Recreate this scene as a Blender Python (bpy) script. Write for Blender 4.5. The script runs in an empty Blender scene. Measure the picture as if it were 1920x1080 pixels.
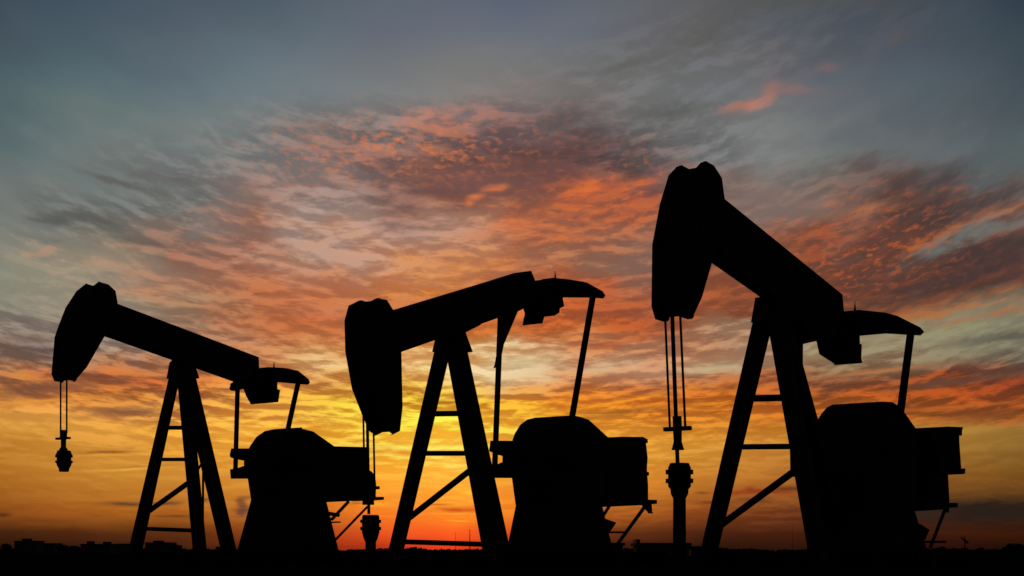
import bpy, bmesh, math, random
from mathutils import Vector
R = math.radians
SC = bpy.context.scene
COL = SC.collection

# ------------------------------------------------------------------ camera
F_PX, HOR, CAM_H = 3000.0, 1036.0, 0.35
cam = bpy.data.objects.new('camera', bpy.data.cameras.new('camera'))
COL.objects.link(cam)
cam.location = (0, 0, CAM_H)
cam.rotation_euler = (R(90), 0, 0)
cam.data.sensor_width = 36
cam.data.lens = 36 * F_PX / 1920
cam.data.shift_y = (HOR - 540) / 1920
cam.data.clip_start = 0.1
cam.data.clip_end = 20000
SC.camera = cam
SC.view_settings.view_transform = 'Standard'
SC.view_settings.look = 'None'
SC.view_settings.exposure = 0
SC.view_settings.gamma = 1

# ------------------------------------------------------------------ sky
def lin(h):
    h = h.lstrip('#')
    v = [int(h[i:i + 2], 16) / 255 for i in (0, 2, 4)]
    return [x / 12.92 if x <= 0.04045 else ((x + 0.055) / 1.055) ** 2.4 for x in v]

def az_of(px): return math.degrees(math.atan((px - 960) / F_PX))
def el_of(py, px=960):
    return math.degrees(math.atan((HOR - py) / math.hypot(F_PX, px - 960)))

# sky colours every few degrees of azimuth (across) and of elevation (down, zenith side first):
# the duller and the brighter tone that the cloud texture swings between
SKY = [
(0, "364a54 3c4f5a 465462 4a5764 4e5c68 58626e 5d6672 5f6774 5c6474 5f6670 62646a 5c5c5e 545452 50504f 464b50 3c4650 303c49", None),
(60, "414e5a 465662 4c5a66 525f6a 58656f 5f6a74 656b76 686d78 686e78 686c76 64646a 5e5e5e 565a60 4c525c 485058 414c56 34414c",
     "414e5a 465662 4c5a66 525f6a 58656f 5f6a74 656b76 686d78 686e78 6a6e78 6a6a6e 666666 5c6066 52585f 50545c 434e58 34414c"),
(120, "46545e 4c5d66 54636c 5b6872 62707a 6a747c 727577 767776 757674 707070 686866 646464 606064 545960 4d5560 465059 3c4a52",
      "46545e 4c5d66 54636c 5b6872 62707a 6a747c 72757b 76777a 77787a 767677 727274 707074 6c6a6c 5e6066 4f5762 465059 3c4a52"),
(180, "4c5d66 546870 5c6c74 66747b 6c7a80 747c80 7c7e7e 807f7c 7e7876 726e6c 6c6c6b 6c6e70 6a6c70 5f646c 566068 4e5860 444f57",
      "4c5d66 546870 5c6c74 66747b 6c7a80 747c80 7c7e7e 827f7c 8a7c7a 827876 7a7a7a 74767a 706e72 5f646c 566068 4e5860 444f57"),
(240, "55666a 60706f 687775 727c7b 747a7a 6e6e6d 706c6b 75686a 645658 5a4e50 60605f 686867 707272 686b6f 5c6468 535b60 4a545c",
      "55666a 60706f 687775 727c7b 808484 8a807c 988680 c07c64 94706a 766868 787878 7c7c7c 767878 686b6f 5c6468 535b60 4a545c"),
(300, "5e6d6e 6a7776 707877 6a6e6e 6e6e6e 7a6c6a 685856 644c4a 603f3b 4c3e40 504444 646465 7c7e7e 747775 666b6d 5a6468 525e60",
      "5e6d6e 6a7776 747c7a 7c807e 8c8682 a47a6c a87060 986450 84544a 745450 8c6458 7e8080 828383 767976 666b6d 5a6468 525e60"),
(360, "687272 707673 626461 5c5c5a 706462 746460 6c5a56 6c4a44 64443e 6c463e 664648 625a58 706a66 625c5a 4c4444 484446 5f6666",
      "687272 767c78 7e827e 84827e a88478 b4988c a4887e 9c604a a45c42 c86438 b86040 98786a 8c7e78 847a72 78625a 6c605c 5f6666"),
(420, "747874 60605d 565755 6c6a68 745c54 80706a 8c7064 8a6454 7c5044 764a40 665048 665a56 746660 665a56 443836 403a3a 5c605e",
      "747874 7e807c 848682 a07e6c b88672 bca396 c89c8a cc9274 d47648 d06c3a c06c48 986e5c a87c6a c4744c 8c5640 7c5448 a06852"),
(480, "7c7e78 727268 6a665e 64544c 7c5244 906a5a 9c664e a46a52 905c44 785448 6e5850 6e4e44 664438 503c36 483832 3c3233 463a3a",
      "808279 948a7c 948a78 b87c62 bc8268 cc9c80 d8a484 dc9866 d88050 c48058 b27c60 a86c52 b46440 cc5c2c ac542e 96502f 945238"),
(540, "888878 888472 887c6c 845e4c 905440 9c6048 a45c38 b46432 985434 8c4834 744636 6c4032 683e30 503a34 483834 3e3232 463838",
      "8c8c7a a8957e bc8c6e c88662 cc8058 d28a64 da8852 f09848 e08044 d06834 bc6644 b46038 ac5a30 a6502a 984a2a 8a4a2e 904e34"),
(600, "7e7c6c 84806e 7c6c5c 84583f 8c5238 9a5636 9a522c b05c28 964c2a 8c4428 7c4432 74422e 6c4030 644034 583a30 7c705c 74705e",
      "908e7e 9c927e b09a7e bc8862 cc7c4c d47444 d47440 ec8840 dc7038 d86830 c06034 b86038 a85c3c a4603e 985834 b0744c b07850"),
(630, "6c6058 706058 6c6054 785a48 94543a a05a36 a8582c b4602c 9c5428 8c4c2c 84503c 7c4c38 806048 806850 84765c 84806a 78745f",
      "989080 a09482 b09c84 b88c6c d08050 d87c48 dc8040 f09448 dc7838 d87434 c8744c c88c64 b49878 a89474 9a9272 90906f 8a8a6e"),
(660, "584844 5e4e48 6c5a4c 7c5c46 985c38 a46234 a86430 b87434 b88448 985c3a 90684a 946a4a 907054 8c7454 7c6850 7c7860 645e50",
      "9c8f7c a89a84 b8a488 c09470 d09058 dca060 e49850 f4c880 e8d8a8 dc9c5c d8a06c d4ac78 bca47c a89c78 989470 8c8a6c 88886c"),
(690, "64503f 684c38 744e38 785034 9c6440 b88850 bc7838 dcb070 c8b080 a47850 a07c58 9c7850 8c6c50 705440 6c5038 605040 504038",
      "a89474 b89c78 c08c5c cc8850 e0a868 f0cc90 f4c878 fce8a8 f0dcb0 dca870 d8ac78 c89c64 b09060 a08c64 a0906c 90886c 847c64"),
(720, "704c34 6c3c28 703e28 744228 9c5c34 a0602c a86428 c88434 94643c 94542c 8c5434 744834 6c4430 5c3c2c 583828 54342a 503026",
      "d08c48 d87c3c e07c3c e8883c f0a850 f0b058 f8c458 fcdc88 e8b870 f09c3c e09040 c88850 b87440 a86438 b06030 a8502a a44c28"),
(750, "b07834 985428 844c2c 7c482c a86830 a86428 b06820 a85818 b46a20 b46422 a85c20 98521c 8c4a1e 78421e 6c3c1e 6c3820 643420",
      "e8a44c f0a044 e89c40 f0ac4c fcc04c fcc448 ffe048 ffd840 ffc038 ffa82c f49828 e88c28 e08028 cc6c28 c46024 b85624 b05224"),
(780, "b88438 b8843a 945c34 905428 b47028 c08430 d89028 e8a828 d08028 b8701f b06820 a46020 9c5820 80481c 70401c 643a1c 60381c",
      "dca448 e8ac4c e0a448 f0b850 fcc44c ffd04c fff04c fffc50 ffdc40 ffb830 fca42c f09c2c e88c28 d07828 c86a24 c46424 bc5c24"),
(810, "b8842f c08c34 c08c38 c08830 cc8428 d08c28 e09c24 f0a828 d08c24 c88428 c48428 b87c24 b47824 ac7824 a4782a 9c7430 8c6c2c",
      "cc9840 dca444 e8ac44 f0b840 fcc448 fcc444 ffe850 fff458 ffe450 f8bc3c f8b83c e8a838 dc9c34 c08c34 b08438 a48438 98783a"),
(840, "ac7828 b88430 c08834 c88c2c d09028 d49028 e09c28 f4b434 dc9428 d08c24 d09830 c8902c bc8430 ac7c2c a4782c 94702c 84642a",
      "bc8834 cc943a d8a040 e4ac3c f4bc44 fcc444 ffe458 fff874 ffe058 f0b438 f4bc48 e0ac44 d49c40 bc8834 ac8034 a07c34 8c6c30"),
(900, "a06420 b07028 bc7c2c c48030 cc842c e08c2c fca430 ffac34 f09830 d88428 d88428 bc7428 ac682a 985a24 885224 805020 704818",
      "a86822 b87a2c c4842f cc8a34 d48c30 e8942f ffb038 ffb83e f8a434 e08c2c e08c30 c47c2e b8702c a46226 905824 88561f 784c1c"),
(960, "804416 945018 9c5819 a45a1c b06220 c8641c f47a22 ff8c24 f07a20 b45c1e 984e1c 82401a 70381a 542a16 402012 281c16 241a16",
      "884a1a 9c561e a45e1e ac6422 b46c2a d06c24 fc862a ff9c2c f88a28 c46c24 a85a22 964c1e 8c4822 643218 4c2614 3c2216 33221a"),
(1000, "44220f 50280f 542a12 643012 843c14 b04418 e85420 ff5e22 dc4a18 743414 5c2c14 4c2412 441f0f 401c0c 401c0c 401c0c 381808", None),
(1028, "28140a 34180c 341a10 401e10 54220c 882c10 b83418 ee3e1c b43014 4c2210 38180c 30160a 2c140a 28120a 26100a 240e08 200e06", None),
]

W = bpy.data.worlds.new('World'); SC.world = W
W.use_nodes = True
NT = W.node_tree
NT.nodes.clear()
L_ = NT.links
def nd(t, **k):
    n = NT.nodes.new(t)
    for a, b in k.items(): setattr(n, a, b)
    return n
def put(sock, v):
    if isinstance(v, bpy.types.NodeSocket): L_.new(v, sock)
    elif v is not None: sock.default_value = v
def M(op, a, b=None, c=None, clamp=False):
    n = nd('ShaderNodeMath', operation=op, use_clamp=clamp)
    put(n.inputs[0], a); put(n.inputs[1], b)
    if c is not None: put(n.inputs[2], c)
    return n.outputs[0]
def MR(v, a, b, c=0.0, d=1.0, kind='LINEAR'):
    if kind == 'LINEAR':        # plain arithmetic: clamped Map Range nodes make the sky shader run out of room
        t = M('MINIMUM', M('MAXIMUM', M('MULTIPLY_ADD', v, 1 / (b - a), -a / (b - a)), 0.0), 1.0)
        return t if (c, d) == (0.0, 1.0) else M('MULTIPLY_ADD', t, d - c, c)
    n = nd('ShaderNodeMapRange', interpolation_type=kind, clamp=False)
    put(n.inputs[0], v)
    for i, x in enumerate((a, b, c, d)): put(n.inputs[i + 1], x)
    return n.outputs[0]
def MIX(f, a, b):
    n = nd('ShaderNodeMix', data_type='RGBA', clamp_factor=True)
    put(n.inputs[0], f)
    for s, v in ((6, a), (7, b)):
        put(n.inputs[s], v if isinstance(v, bpy.types.NodeSocket) else (*v[:3], 1))
    return n.outputs[2]
def NOISE(x, y, z=0.0, scale=1.0, detail=5, rough=0.55, dist=0.0):
    c = nd('ShaderNodeCombineXYZ'); put(c.inputs[0], x); put(c.inputs[1], y); put(c.inputs[2], z)
    n = nd('ShaderNodeTexNoise', noise_dimensions='3D')
    L_.new(c.outputs[0], n.inputs['Vector'])
    n.inputs['Scale'].default_value = scale; n.inputs['Detail'].default_value = detail
    n.inputs['Roughness'].default_value = rough; n.inputs['Distortion'].default_value = dist
    return n.outputs[0]

tc = nd('ShaderNodeTexCoord')
sp = nd('ShaderNodeSeparateXYZ'); L_.new(tc.outputs['Generated'], sp.inputs[0])
dx, dy, dz = sp.outputs
AZ = M('MULTIPLY', M('ARCTAN2', dx, dy), 57.29578)            # azimuth, 0 straight ahead
EL = M('MULTIPLY', M('ARCSINE', dz), 57.29578)                # elevation
ELp = M('MAXIMUM', EL, 0.0)
# cloud streets: bands bow upward away from the sun's azimuth and pack closer towards the horizon
bow = M('MULTIPLY', M('POWER', M('MAXIMUM', M('ABSOLUTE', M('ADD', AZ, 1.5)), 0.001), 2.0), 0.0007)
ELb = M('MULTIPLY', ELp, M('SUBTRACT', 1.0, M('MINIMUM', bow, 0.6)))
V = M('LOGARITHM', M('ADD', ELb, 8.0), math.e)
warp1 = NOISE(M('MULTIPLY', AZ, 0.30), M('MULTIPLY', V, 13.0), 3.1, detail=4, rough=0.6)
warp2 = NOISE(M('MULTIPLY', AZ, 0.30), M('MULTIPLY', V, 13.0), 9.7, detail=4, rough=0.6)
calm = MR(EL, 12.5, 17.0, 1.0, 0.25)
AZw = M('ADD', AZ, M('MULTIPLY', M('MULTIPLY', M('SUBTRACT', warp1, 0.5), calm), MR(EL, 3.0, 11.0, 2.2, 8.0)))
ELw = M('ADD', EL, M('MULTIPLY', M('MULTIPLY', M('MULTIPLY', M('SUBTRACT', warp2, 0.5), calm), 4.2), MR(EL, 3.6, 10.0, 0.12, 1.0)))
ELw = M('MAXIMUM', ELw, -0.2)
streak = NOISE(M('MULTIPLY', AZ, 0.42), M('MULTIPLY', V, 27.0), 0.4, detail=7, rough=0.60, dist=0.3)
patch = NOISE(M('MULTIPLY', AZ, 0.38), M('MULTIPLY', V, 14.0), 12.4, detail=5, rough=0.55, dist=0.6)
puff = NOISE(M('MULTIPLY', AZ, 1.15), M('MULTIPLY', V, 62.0), 5.5, detail=5, rough=0.55, dist=0.5)
high = MR(EL, 7.0, 14.0, kind='SMOOTHSTEP')
mixn = M('ADD', M('MULTIPLY', streak, M('SUBTRACT', 1.0, M('MULTIPLY', high, 0.45))), M('MULTIPLY', puff, M('MULTIPLY', high, 0.45)))
above = NOISE(M('MULTIPLY', AZ, 0.42), M('MULTIPLY', M('ADD', V, 0.011), 27.0), 0.4, detail=7, rough=0.60, dist=0.3)
ripple = NOISE(M('MULTIPLY', AZ, 0.95), M('MULTIPLY', V, 62.0), 21.0, detail=3, rough=0.5, dist=0.8)
fine = NOISE(M('MULTIPLY', AZ, 1.7), M('MULTIPLY', V, 120.0), 33.0, detail=3, rough=0.55, dist=0.6)
# thick cloud is dull, thin cloud bright, and undersides (cloud thickening upward) catch the glow
under = M('MULTIPLY', M('SUBTRACT', streak, above), 0.9)
texture = MR(M('ADD', M('ADD', M('ADD', M('MULTIPLY', mixn, 0.36), M('MULTIPLY', patch, 0.35)), M('MULTIPLY_ADD', fine, 0.16, M('MULTIPLY', ripple, 0.22))), under), 0.462, 0.638)

def tone(py, i, which, dull, bright):
    a, b = lin(dull), lin(bright)
    k = 0.0
    if 330 < py < 640: k = 0.22 if 2 <= i <= 11 else 0.15      # connected, less patchy cloud
    elif 640 <= py < 830: k = 0.10
    kb = 0.42 if (330 < py < 590 and i >= 12) else k * 0.6
    if which: v = [y + (x - y) * kb for x, y in zip(a, b)]
    else: v = [x + (y - x) * k for x, y in zip(a, b)]
    if 650 <= py <= 860:
        g = (0.95 if py < 800 else 0.91) if i >= 13 else 0.87 if i >= 8 else 0.91
        v = [min(1.0, v[0] * 1.04), v[1] * g, v[2] * 0.97]
        if 5 <= i <= 8: v[1] *= 1.10
    if 780 <= py <= 960 and (i <= 4 or i >= 13): v = [min(1.0, x * (1.13 if i <= 4 else 1.08)) for x in v]
    return v
def field(which):
    fac = MR(AZw, az_of(0), az_of(1920))
    out = None; prev = None
    for py, dull, bright in SKY:
        s, s2 = dull.split(), (bright or dull).split()
        r = nd('ShaderNodeValToRGB'); L_.new(fac, r.inputs[0])
        cr = r.color_ramp; cr.interpolation = 'LINEAR'
        a0, a1 = az_of(0), az_of(1920)
        while len(cr.elements) < len(s): cr.elements.new(0.5)
        for i, h in enumerate(s):
            cr.elements[i].position = (az_of(i * 120) - a0) / (a1 - a0)
            cr.elements[i].color = (*tone(py, i, which, h, s2[i]), 1)
        e = el_of(py)
        if out is None: out = r.outputs[0]
        else: out = MIX(MR(ELw, prev, e), out, r.outputs[0])
        prev = e
    return out
sky = MIX(M('POWER', texture, 1.35), field(0), field(1))

# single clouds: (x, y, half-width, half-height, tilt in degrees, colour, strength)
CLOUDS = [
 (900, 345, 150, 30, -4, '70504a', .75), (1040, 295, 120, 40, 8, '5e4746', .8), (980, 262, 110, 20, 8, '655456', .6),
 (1720, 425, 150, 26, 24, '4c3a38', .7), (1830, 500, 140, 26, 14, '433636', .75), (1600, 515, 110, 22, 14, '4e3a34', .6), (1700, 560, 200, 14, 8, '4a3832', .6),
 (1230, 320, 60, 20, 10, '66504c', .5), (1380, 330, 30, 14, 0, '6a605e', .6), (1400, 370, 50, 10, 8, '7a6a64', .5),
 (1140, 352, 90, 14, 10, 'd86c3c', .45), (1010, 412, 90, 14, 8, 'd87848', .4), (860, 500, 90, 16, 8, 'ec9850', .4), (1080, 560, 110, 12, 4, 'd46c3a', .35),
 (1388, 200, 34, 8, 8, 'b07460', .65), (1424, 190, 22, 11, 30, 'c4806a', .6), (1445, 168, 16, 12, 50, 'a87064', .55), (1480, 166, 40, 8, -8, '8c6c68', .6),
 (1552, 126, 22, 8, 0, '7c6464', .6), (1240, 100, 120, 10, 14, '5e5e5c', .6), (1320, 68, 60, 10, 16, '5a5a58', .7), (1130, 132, 130, 8, 8, '606060', .5),
 (1260, 210, 70, 16, 6, '585856', .7), (1060, 215, 60, 22, 10, '5c5252', .7), (1690, 70, 30, 12, 0, '5a5654', .5),
 (930, 352, 20, 6, 5, 'ec8044', 1), (893, 368, 14, 5, 10, 'e07c48', .9), (880, 380, 8, 5, 0, 'd87848', .8),
 (1095, 352, 34, 9, 12, 'e07036', .9), (1200, 340, 34, 6, 8, 'd06838', .8),
 (890, 330, 110, 26, -6, '74504c', .75), (1010, 310, 60, 30, 0, '6a4844', .6),
 (200, 335, 60, 7, -14, '605e5c', .75), (250, 350, 60, 6, -16, '5c5c5a', .6), (300, 332, 60, 10, -12, '646260', .7),
 (95, 412, 36, 9, 6, '585a57', .8), (180, 415, 60, 10, -14, '585856', .8), (260, 452, 70, 7, -4, '60544e', .6),
 (85, 470, 30, 7, 22, 'b08c74', .7), (50, 478, 10, 4, 0, 'b89470', .7), (200, 494, 50, 6, -8, 'b49074', .8), (260, 512, 40, 6, -16, 'b4886c', .7),
 (1480, 395, 60, 8, 12, '7c6860', .6), (1620, 392, 50, 7, 14, 'c07850', .6), (1700, 400, 120, 30, 22, '4c3e3c', .5),
 (1860, 372, 60, 9, 18, '4a4040', .85), (1800, 352, 14, 4, 0, '845848', .8), (1770, 440, 60, 8, 26, 'a86844', .8), (1860, 405, 60, 6, 18, 'b07050', .7),
 (1790, 450, 80, 14, 24, '6c7470', .8), (1880, 425, 60, 12, 18, '6e7470', .7), (1850, 470, 90, 12, 14, '443836', .8),
 (1850, 635, 60, 8, 8, '605c50', .9), (1910, 630, 40, 7, 4, '5c584c', .9), (1740, 685, 110, 6, 6, '74604c', .7), (1640, 697, 90, 4, 5, 'b87848', .8),
 (1820, 712, 120, 7, 6, '644838', .8), (1700, 600, 110, 9, 10, 'b06838', .8), (1860, 590, 100, 6, 9, 'a86840', .7),
 (1620, 780, 160, 6, 2, '70482a', .6), (1850, 778, 90, 9, 3, '744422', .8), (1800, 762, 130, 3, 3, 'c06428', .7),
 (1870, 958, 110, 17, 1, '2a1f18', 1), (1860, 950, 90, 9, 1, '2a1f18', .8), (1740, 962, 40, 14, 3, '33251d', .7),
 (55, 636, 60, 8, 0, '705a50', .7), (50, 668, 70, 14, 0, '60504a', .7), (95, 728, 90, 13, 8, '70483a', .8), (180, 716, 90, 12, 2, '885238', .6),
 (80, 752, 110, 4, 6, 'e89840', .8), (230, 772, 60, 8, 2, '80533a', .8), (250, 700, 60, 6, -6, 'dc8440', .7),
 (40, 808, 60, 3, 0, 'd8983c', .5), (205, 848, 46, 2.6, 2, '8c5820', .95), (205, 853, 50, 2, 2, 'e8a038', .7), (270, 876, 50, 2, 4, '8c5c24', .8), (250, 879, 60, 2, 4, 'ecb044', .8),
 (236, 945, 30, 3.2, 0, '58402c', .95), (312, 944, 26, 3, 2, '5c3c28', .9), (325, 968, 34, 2, 0, '64381c', .8), (385, 937, 12, 4, 0, '5c4430', .7), (5, 966, 10, 3, 0, '442818', .8),
 (452, 940, 9, 8, 0, '80502c', 1), (454, 957, 14, 9, 0, '6c4230', 1), (462, 934, 14, 3, 5, '84502e', .7),
 (822, 946, 22, 1.8, 0, 'c85420', .8), (858, 956, 36, 4.5, 0, 'd05018', .95), (858, 963, 34, 1.6, 0, 'ffa838', .7), (880, 923, 16, 5, -6, 'ffc830', .8), (860, 977, 26, 1.6, -2, 'ffa828', .8),
 (600, 948, 10, 2, 0, '8c4c28', .8), (668, 944, 12, 2, 0, 'a04c1c', .8), (700, 946, 20, 3, 0, 'f8b028', .7),
 (1330, 942, 34, 3, 0, '7c2f1c', .8), (1318, 924, 12, 2, 0, '70381c', .8), (1375, 924, 30, 4, 2, 'a03c1c', .8), (1408, 918, 12, 5, 0, '8c341c', .7), (1448, 922, 50, 5, -2, '8c3018', .8), (1480, 916, 26, 4, 0, '5c2c1c', .8), (1420, 938, 34, 4, -6, '5c3020', .6),
 (800, 848, 200, 5, 0, 'e08828', .7), (790, 838, 220, 4, 0, 'ffe860', .6), (830, 826, 160, 3, 0, 'f0a030', .5), (1000, 690, 60, 22, 0, 'e0d0a0', .6), (1140, 690, 60, 10, 8, 'd0c4a0', .5),
 (1340, 690, 60, 12, 4, 'c0bc98', .6), (1640, 640, 140, 26, 2, '989272', .6), (1180, 640, 60, 5, 12, 'b85c30', .6), (1185, 770, 110, 5, 6, '8c5828', .7), (1150, 755, 120, 3, 10, 'ffa42c', .7),
]
edge = NOISE(M('MULTIPLY', AZ, 1.3), M('MULTIPLY', V, 60.0), 2.2, detail=4, rough=0.6, dist=0.4)
ex = M('MULTIPLY', M('SUBTRACT', edge, 0.5), 1.6)
edge2 = NOISE(M('MULTIPLY', AZ, 1.3), M('MULTIPLY', V, 60.0), 7.2, detail=4, rough=0.6, dist=0.4)
ey = M('SUBTRACT', edge2, 0.5)
def patch_group(name, soft):
    """one cloud as a node group: an ellipse in azimuth and elevation with an edge broken up by the cloud texture"""
    global NT, L_
    g = bpy.data.node_groups.new(name, 'ShaderNodeTree')
    for n_ in ('Sky', 'Colour'): g.interface.new_socket(n_, in_out='INPUT', socket_type='NodeSocketColor')
    for n_ in ('AZ', 'EL', 'EX', 'EY', 'Ripple', 'Streak', 'a', 'e', 'wx', 'wy', 'c', 's', 'ns', 'irx', 'iry', 'k'):
        g.interface.new_socket(n_, in_out='INPUT', socket_type='NodeSocketFloat')
    g.interface.new_socket('Sky', in_out='OUTPUT', socket_type='NodeSocketColor')
    keep = NT, L_
    NT = g; L_ = g.links
    gi = nd('NodeGroupInput'); I = gi.outputs
    X = M('SUBTRACT', M('MULTIPLY_ADD', I['EX'], I['wx'], I['AZ']), I['a'])
    Y = M('SUBTRACT', M('MULTIPLY_ADD', I['EY'], I['wy'], I['EL']), I['e'])
    P = M('MULTIPLY', M('MULTIPLY_ADD', X, I['c'], M('MULTIPLY', Y, I['s'])), I['irx'])
    Q = M('MULTIPLY', M('MULTIPLY_ADD', Y, I['c'], M('MULTIPLY', X, I['ns'])), I['iry'])
    d2 = M('MULTIPLY_ADD', P, P, M('MULTIPLY', Q, Q))
    m = M('MULTIPLY', M('EXPONENT', M('MULTIPLY', d2, -0.8)), I['k'])
    if soft:
        h = M('MULTIPLY_ADD', M('SUBTRACT', I['Ripple'], 0.5), 1.1, M('MULTIPLY_ADD', M('SUBTRACT', I['Streak'], 0.5), 1.3, m))
        hard = M('MULTIPLY', M('MULTIPLY', MR(h, 0.18, 0.7), MR(m, 0.03, 0.3)), M('MULTIPLY', I['k'], 0.5))
        m = M('ADD', hard, M('MULTIPLY', M('MULTIPLY', m, 0.5), MR(I['Ripple'], 0.3, 0.6, 0.6, 1.15)))
    out = nd('NodeGroupOutput')
    n = nd('ShaderNodeMix', data_type='RGBA', clamp_factor=True)
    L_.new(m, n.inputs[0]); L_.new(I['Sky'], n.inputs[6]); L_.new(I['Colour'], n.inputs[7])
    L_.new(n.outputs[2], out.inputs[0])
    NT, L_ = keep
    return g
PATCH = {True: patch_group('cloud_bank', True), False: patch_group('cloud_streak', False)}
for (cx, cy, rx, ry, tilt, col, k) in CLOUDS:
    rx, ry = rx / 52.0, ry / 52.0
    t = R(tilt)
    n = nd('ShaderNodeGroup'); n.node_tree = PATCH[ry > 0.11]
    for nm, v in (('Sky', sky), ('AZ', AZ), ('EL', EL), ('EX', ex), ('EY', ey), ('Ripple', ripple), ('Streak', streak)):
        L_.new(v, n.inputs[nm])
    n.inputs['Colour'].default_value = (*lin(col), 1)
    for nm, v in (('a', az_of(cx)), ('e', el_of(cy, cx)), ('wx', min(1.0, rx)), ('wy', min(2.0, ry * 2.2)), ('c', math.cos(t)), ('s', math.sin(t)),
                  ('ns', -math.sin(t)), ('irx', 1 / rx), ('iry', 1 / ry), ('k', k)):
        n.inputs[nm].default_value = v
    sky = n.outputs[0]

# small lit cloudlets (altocumulus) in three patches
spots = NOISE(M('MULTIPLY', AZ, 2.7), M('MULTIPLY', V, 115.0), 1.7, detail=3, rough=0.5, dist=0.3)
for (cx, cy, rx, ry, tilt, col, lo) in [(750, 282, 230, 50, 4, 'e07c44', .54), (1110, 380, 190, 60, 14, 'dc6c38', .60), (1620, 480, 190, 80, 18, 'c0602f', .56), (1000, 600, 140, 60, 0, 'e07c3c', .57)]:
    a, e = az_of(cx), el_of(cy, cx); rx /= 52; ry /= 52; t = R(tilt); c, s = math.cos(t), math.sin(t)
    X = M('SUBTRACT', AZ, a); Y = M('SUBTRACT', EL, e)
    P = M('MULTIPLY', M('MULTIPLY_ADD', X, c, M('MULTIPLY', Y, s)), 1 / rx)
    Q = M('MULTIPLY', M('MULTIPLY_ADD', Y, c, M('MULTIPLY', X, -s)), 1 / ry)
    m = M('EXPONENT', M('MULTIPLY', M('MULTIPLY_ADD', P, P, M('MULTIPLY', Q, Q)), -1.0))
    sky = MIX(M('MULTIPLY', m, MR(spots, lo - .03, lo + .17, 0, .8)), sky, lin(col))

# the rest of the dome: dusk sky away from the sunset
SUN_AZ, SUN_EL = az_of(862), 0.6
nish = nd('ShaderNodeTexSky', sky_type='NISHITA')
nish.sun_disc = False
nish.sun_elevation = R(SUN_EL)
nish.sun_rotation = R(SUN_AZ)
dusk = nd('ShaderNodeMix', data_type='RGBA', blend_type='MULTIPLY')
dusk.inputs[0].default_value = 1
L_.new(nish.outputs[0], dusk.inputs[6]); dusk.inputs[7].default_value = (0.05, 0.05, 0.06, 1)
away = M('MAXIMUM', MR(M('ABSOLUTE', AZ), 19.5, 50.0, kind='SMOOTHSTEP'), MR(EL, 20.5, 50.0, kind='SMOOTHSTEP'))
sky = MIX(away, sky, dusk.outputs[2])
sky = MIX(MR(EL, 0.0, -0.6), sky, (0.004, 0.003, 0.003))
bg = nd('ShaderNodeBackground'); L_.new(sky, bg.inputs[0]); bg.inputs[1].default_value = 1.0
W.cycles.sampling_method = 'MANUAL'; W.cycles.sample_map_resolution = 512
wo = nd('ShaderNodeOutputWorld'); L_.new(bg.outputs[0], wo.inputs[0])

# the sun, just above the horizon behind the pump jacks
sun = bpy.data.objects.new('sun', bpy.data.lights.new('sun', 'SUN'))
COL.objects.link(sun)
sun.data.energy = 0.15; sun.data.angle = R(0.5); sun.data.color = (1.0, 0.55, 0.25)
sd = Vector((math.sin(R(SUN_AZ)) * math.cos(R(SUN_EL)), math.cos(R(SUN_AZ)) * math.cos(R(SUN_EL)), math.sin(R(SUN_EL))))
sun.rotation_euler = sd.to_track_quat('Z', 'Y').to_euler()

# ------------------------------------------------------------------ materials
def material(name, col, rough=0.7, metal=0.0, spec=0.2, var=0.35, scale=6.0, bump=0.1):
    m = bpy.data.materials.new(name); m.use_nodes = True
    nt = m.node_tree; b = nt.nodes['Principled BSDF']
    n = nt.nodes.new('ShaderNodeTexNoise'); n.inputs['Scale'].default_value = scale; n.inputs['Detail'].default_value = 6
    t = nt.nodes.new('ShaderNodeTexCoord'); nt.links.new(t.outputs['Object'], n.inputs['Vector'])
    r = nt.nodes.new('ShaderNodeValToRGB'); nt.links.new(n.outputs[0], r.inputs[0])
    r.color_ramp.elements[0].position = 0.35; r.color_ramp.elements[1].position = 0.7
    r.color_ramp.elements[0].color = (*[c * (1 - var) for c in col], 1)
    r.color_ramp.elements[1].color = (*[c * (1 + var) for c in col], 1)
    nt.links.new(r.outputs[0], b.inputs['Base Color'])
    b.inputs['Roughness'].default_value = rough; b.inputs['Metallic'].default_value = metal
    b.inputs['Specular IOR Level'].default_value = spec
    bp = nt.nodes.new('ShaderNodeBump'); bp.inputs['Strength'].default_value = bump; bp.inputs['Distance'].default_value = 0.02
    nt.links.new(n.outputs[0], bp.inputs['Height']); nt.links.new(bp.outputs[0], b.inputs['Normal'])
    return m
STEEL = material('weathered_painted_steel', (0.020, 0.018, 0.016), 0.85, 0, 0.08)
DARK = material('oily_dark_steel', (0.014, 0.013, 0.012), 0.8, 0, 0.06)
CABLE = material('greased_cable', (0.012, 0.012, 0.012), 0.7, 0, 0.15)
SOIL = material('dark_soil', (0.018, 0.014, 0.011), 1.0, 0, 0.0, 0.4, 0.8, 0.3)
LEAF = material('dusk_foliage', (0.035, 0.045, 0.02), 0.9, 0, 0.05, 0.4, 0.6)
BARK = material('bark', (0.04, 0.03, 0.022), 0.9, 0, 0.05)
PLASTER = material('grey_rendered_wall', (0.05, 0.045, 0.04), 0.9, 0, 0.1, 0.15, 0.2)
ROOF = material('dull_roofing', (0.06, 0.05, 0.05), 0.9, 0, 0.1, 0.2, 0.3)
GLASS = material('unlit_window', (0.02, 0.022, 0.025), 0.3, 0, 0.4, 0.1)

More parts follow.
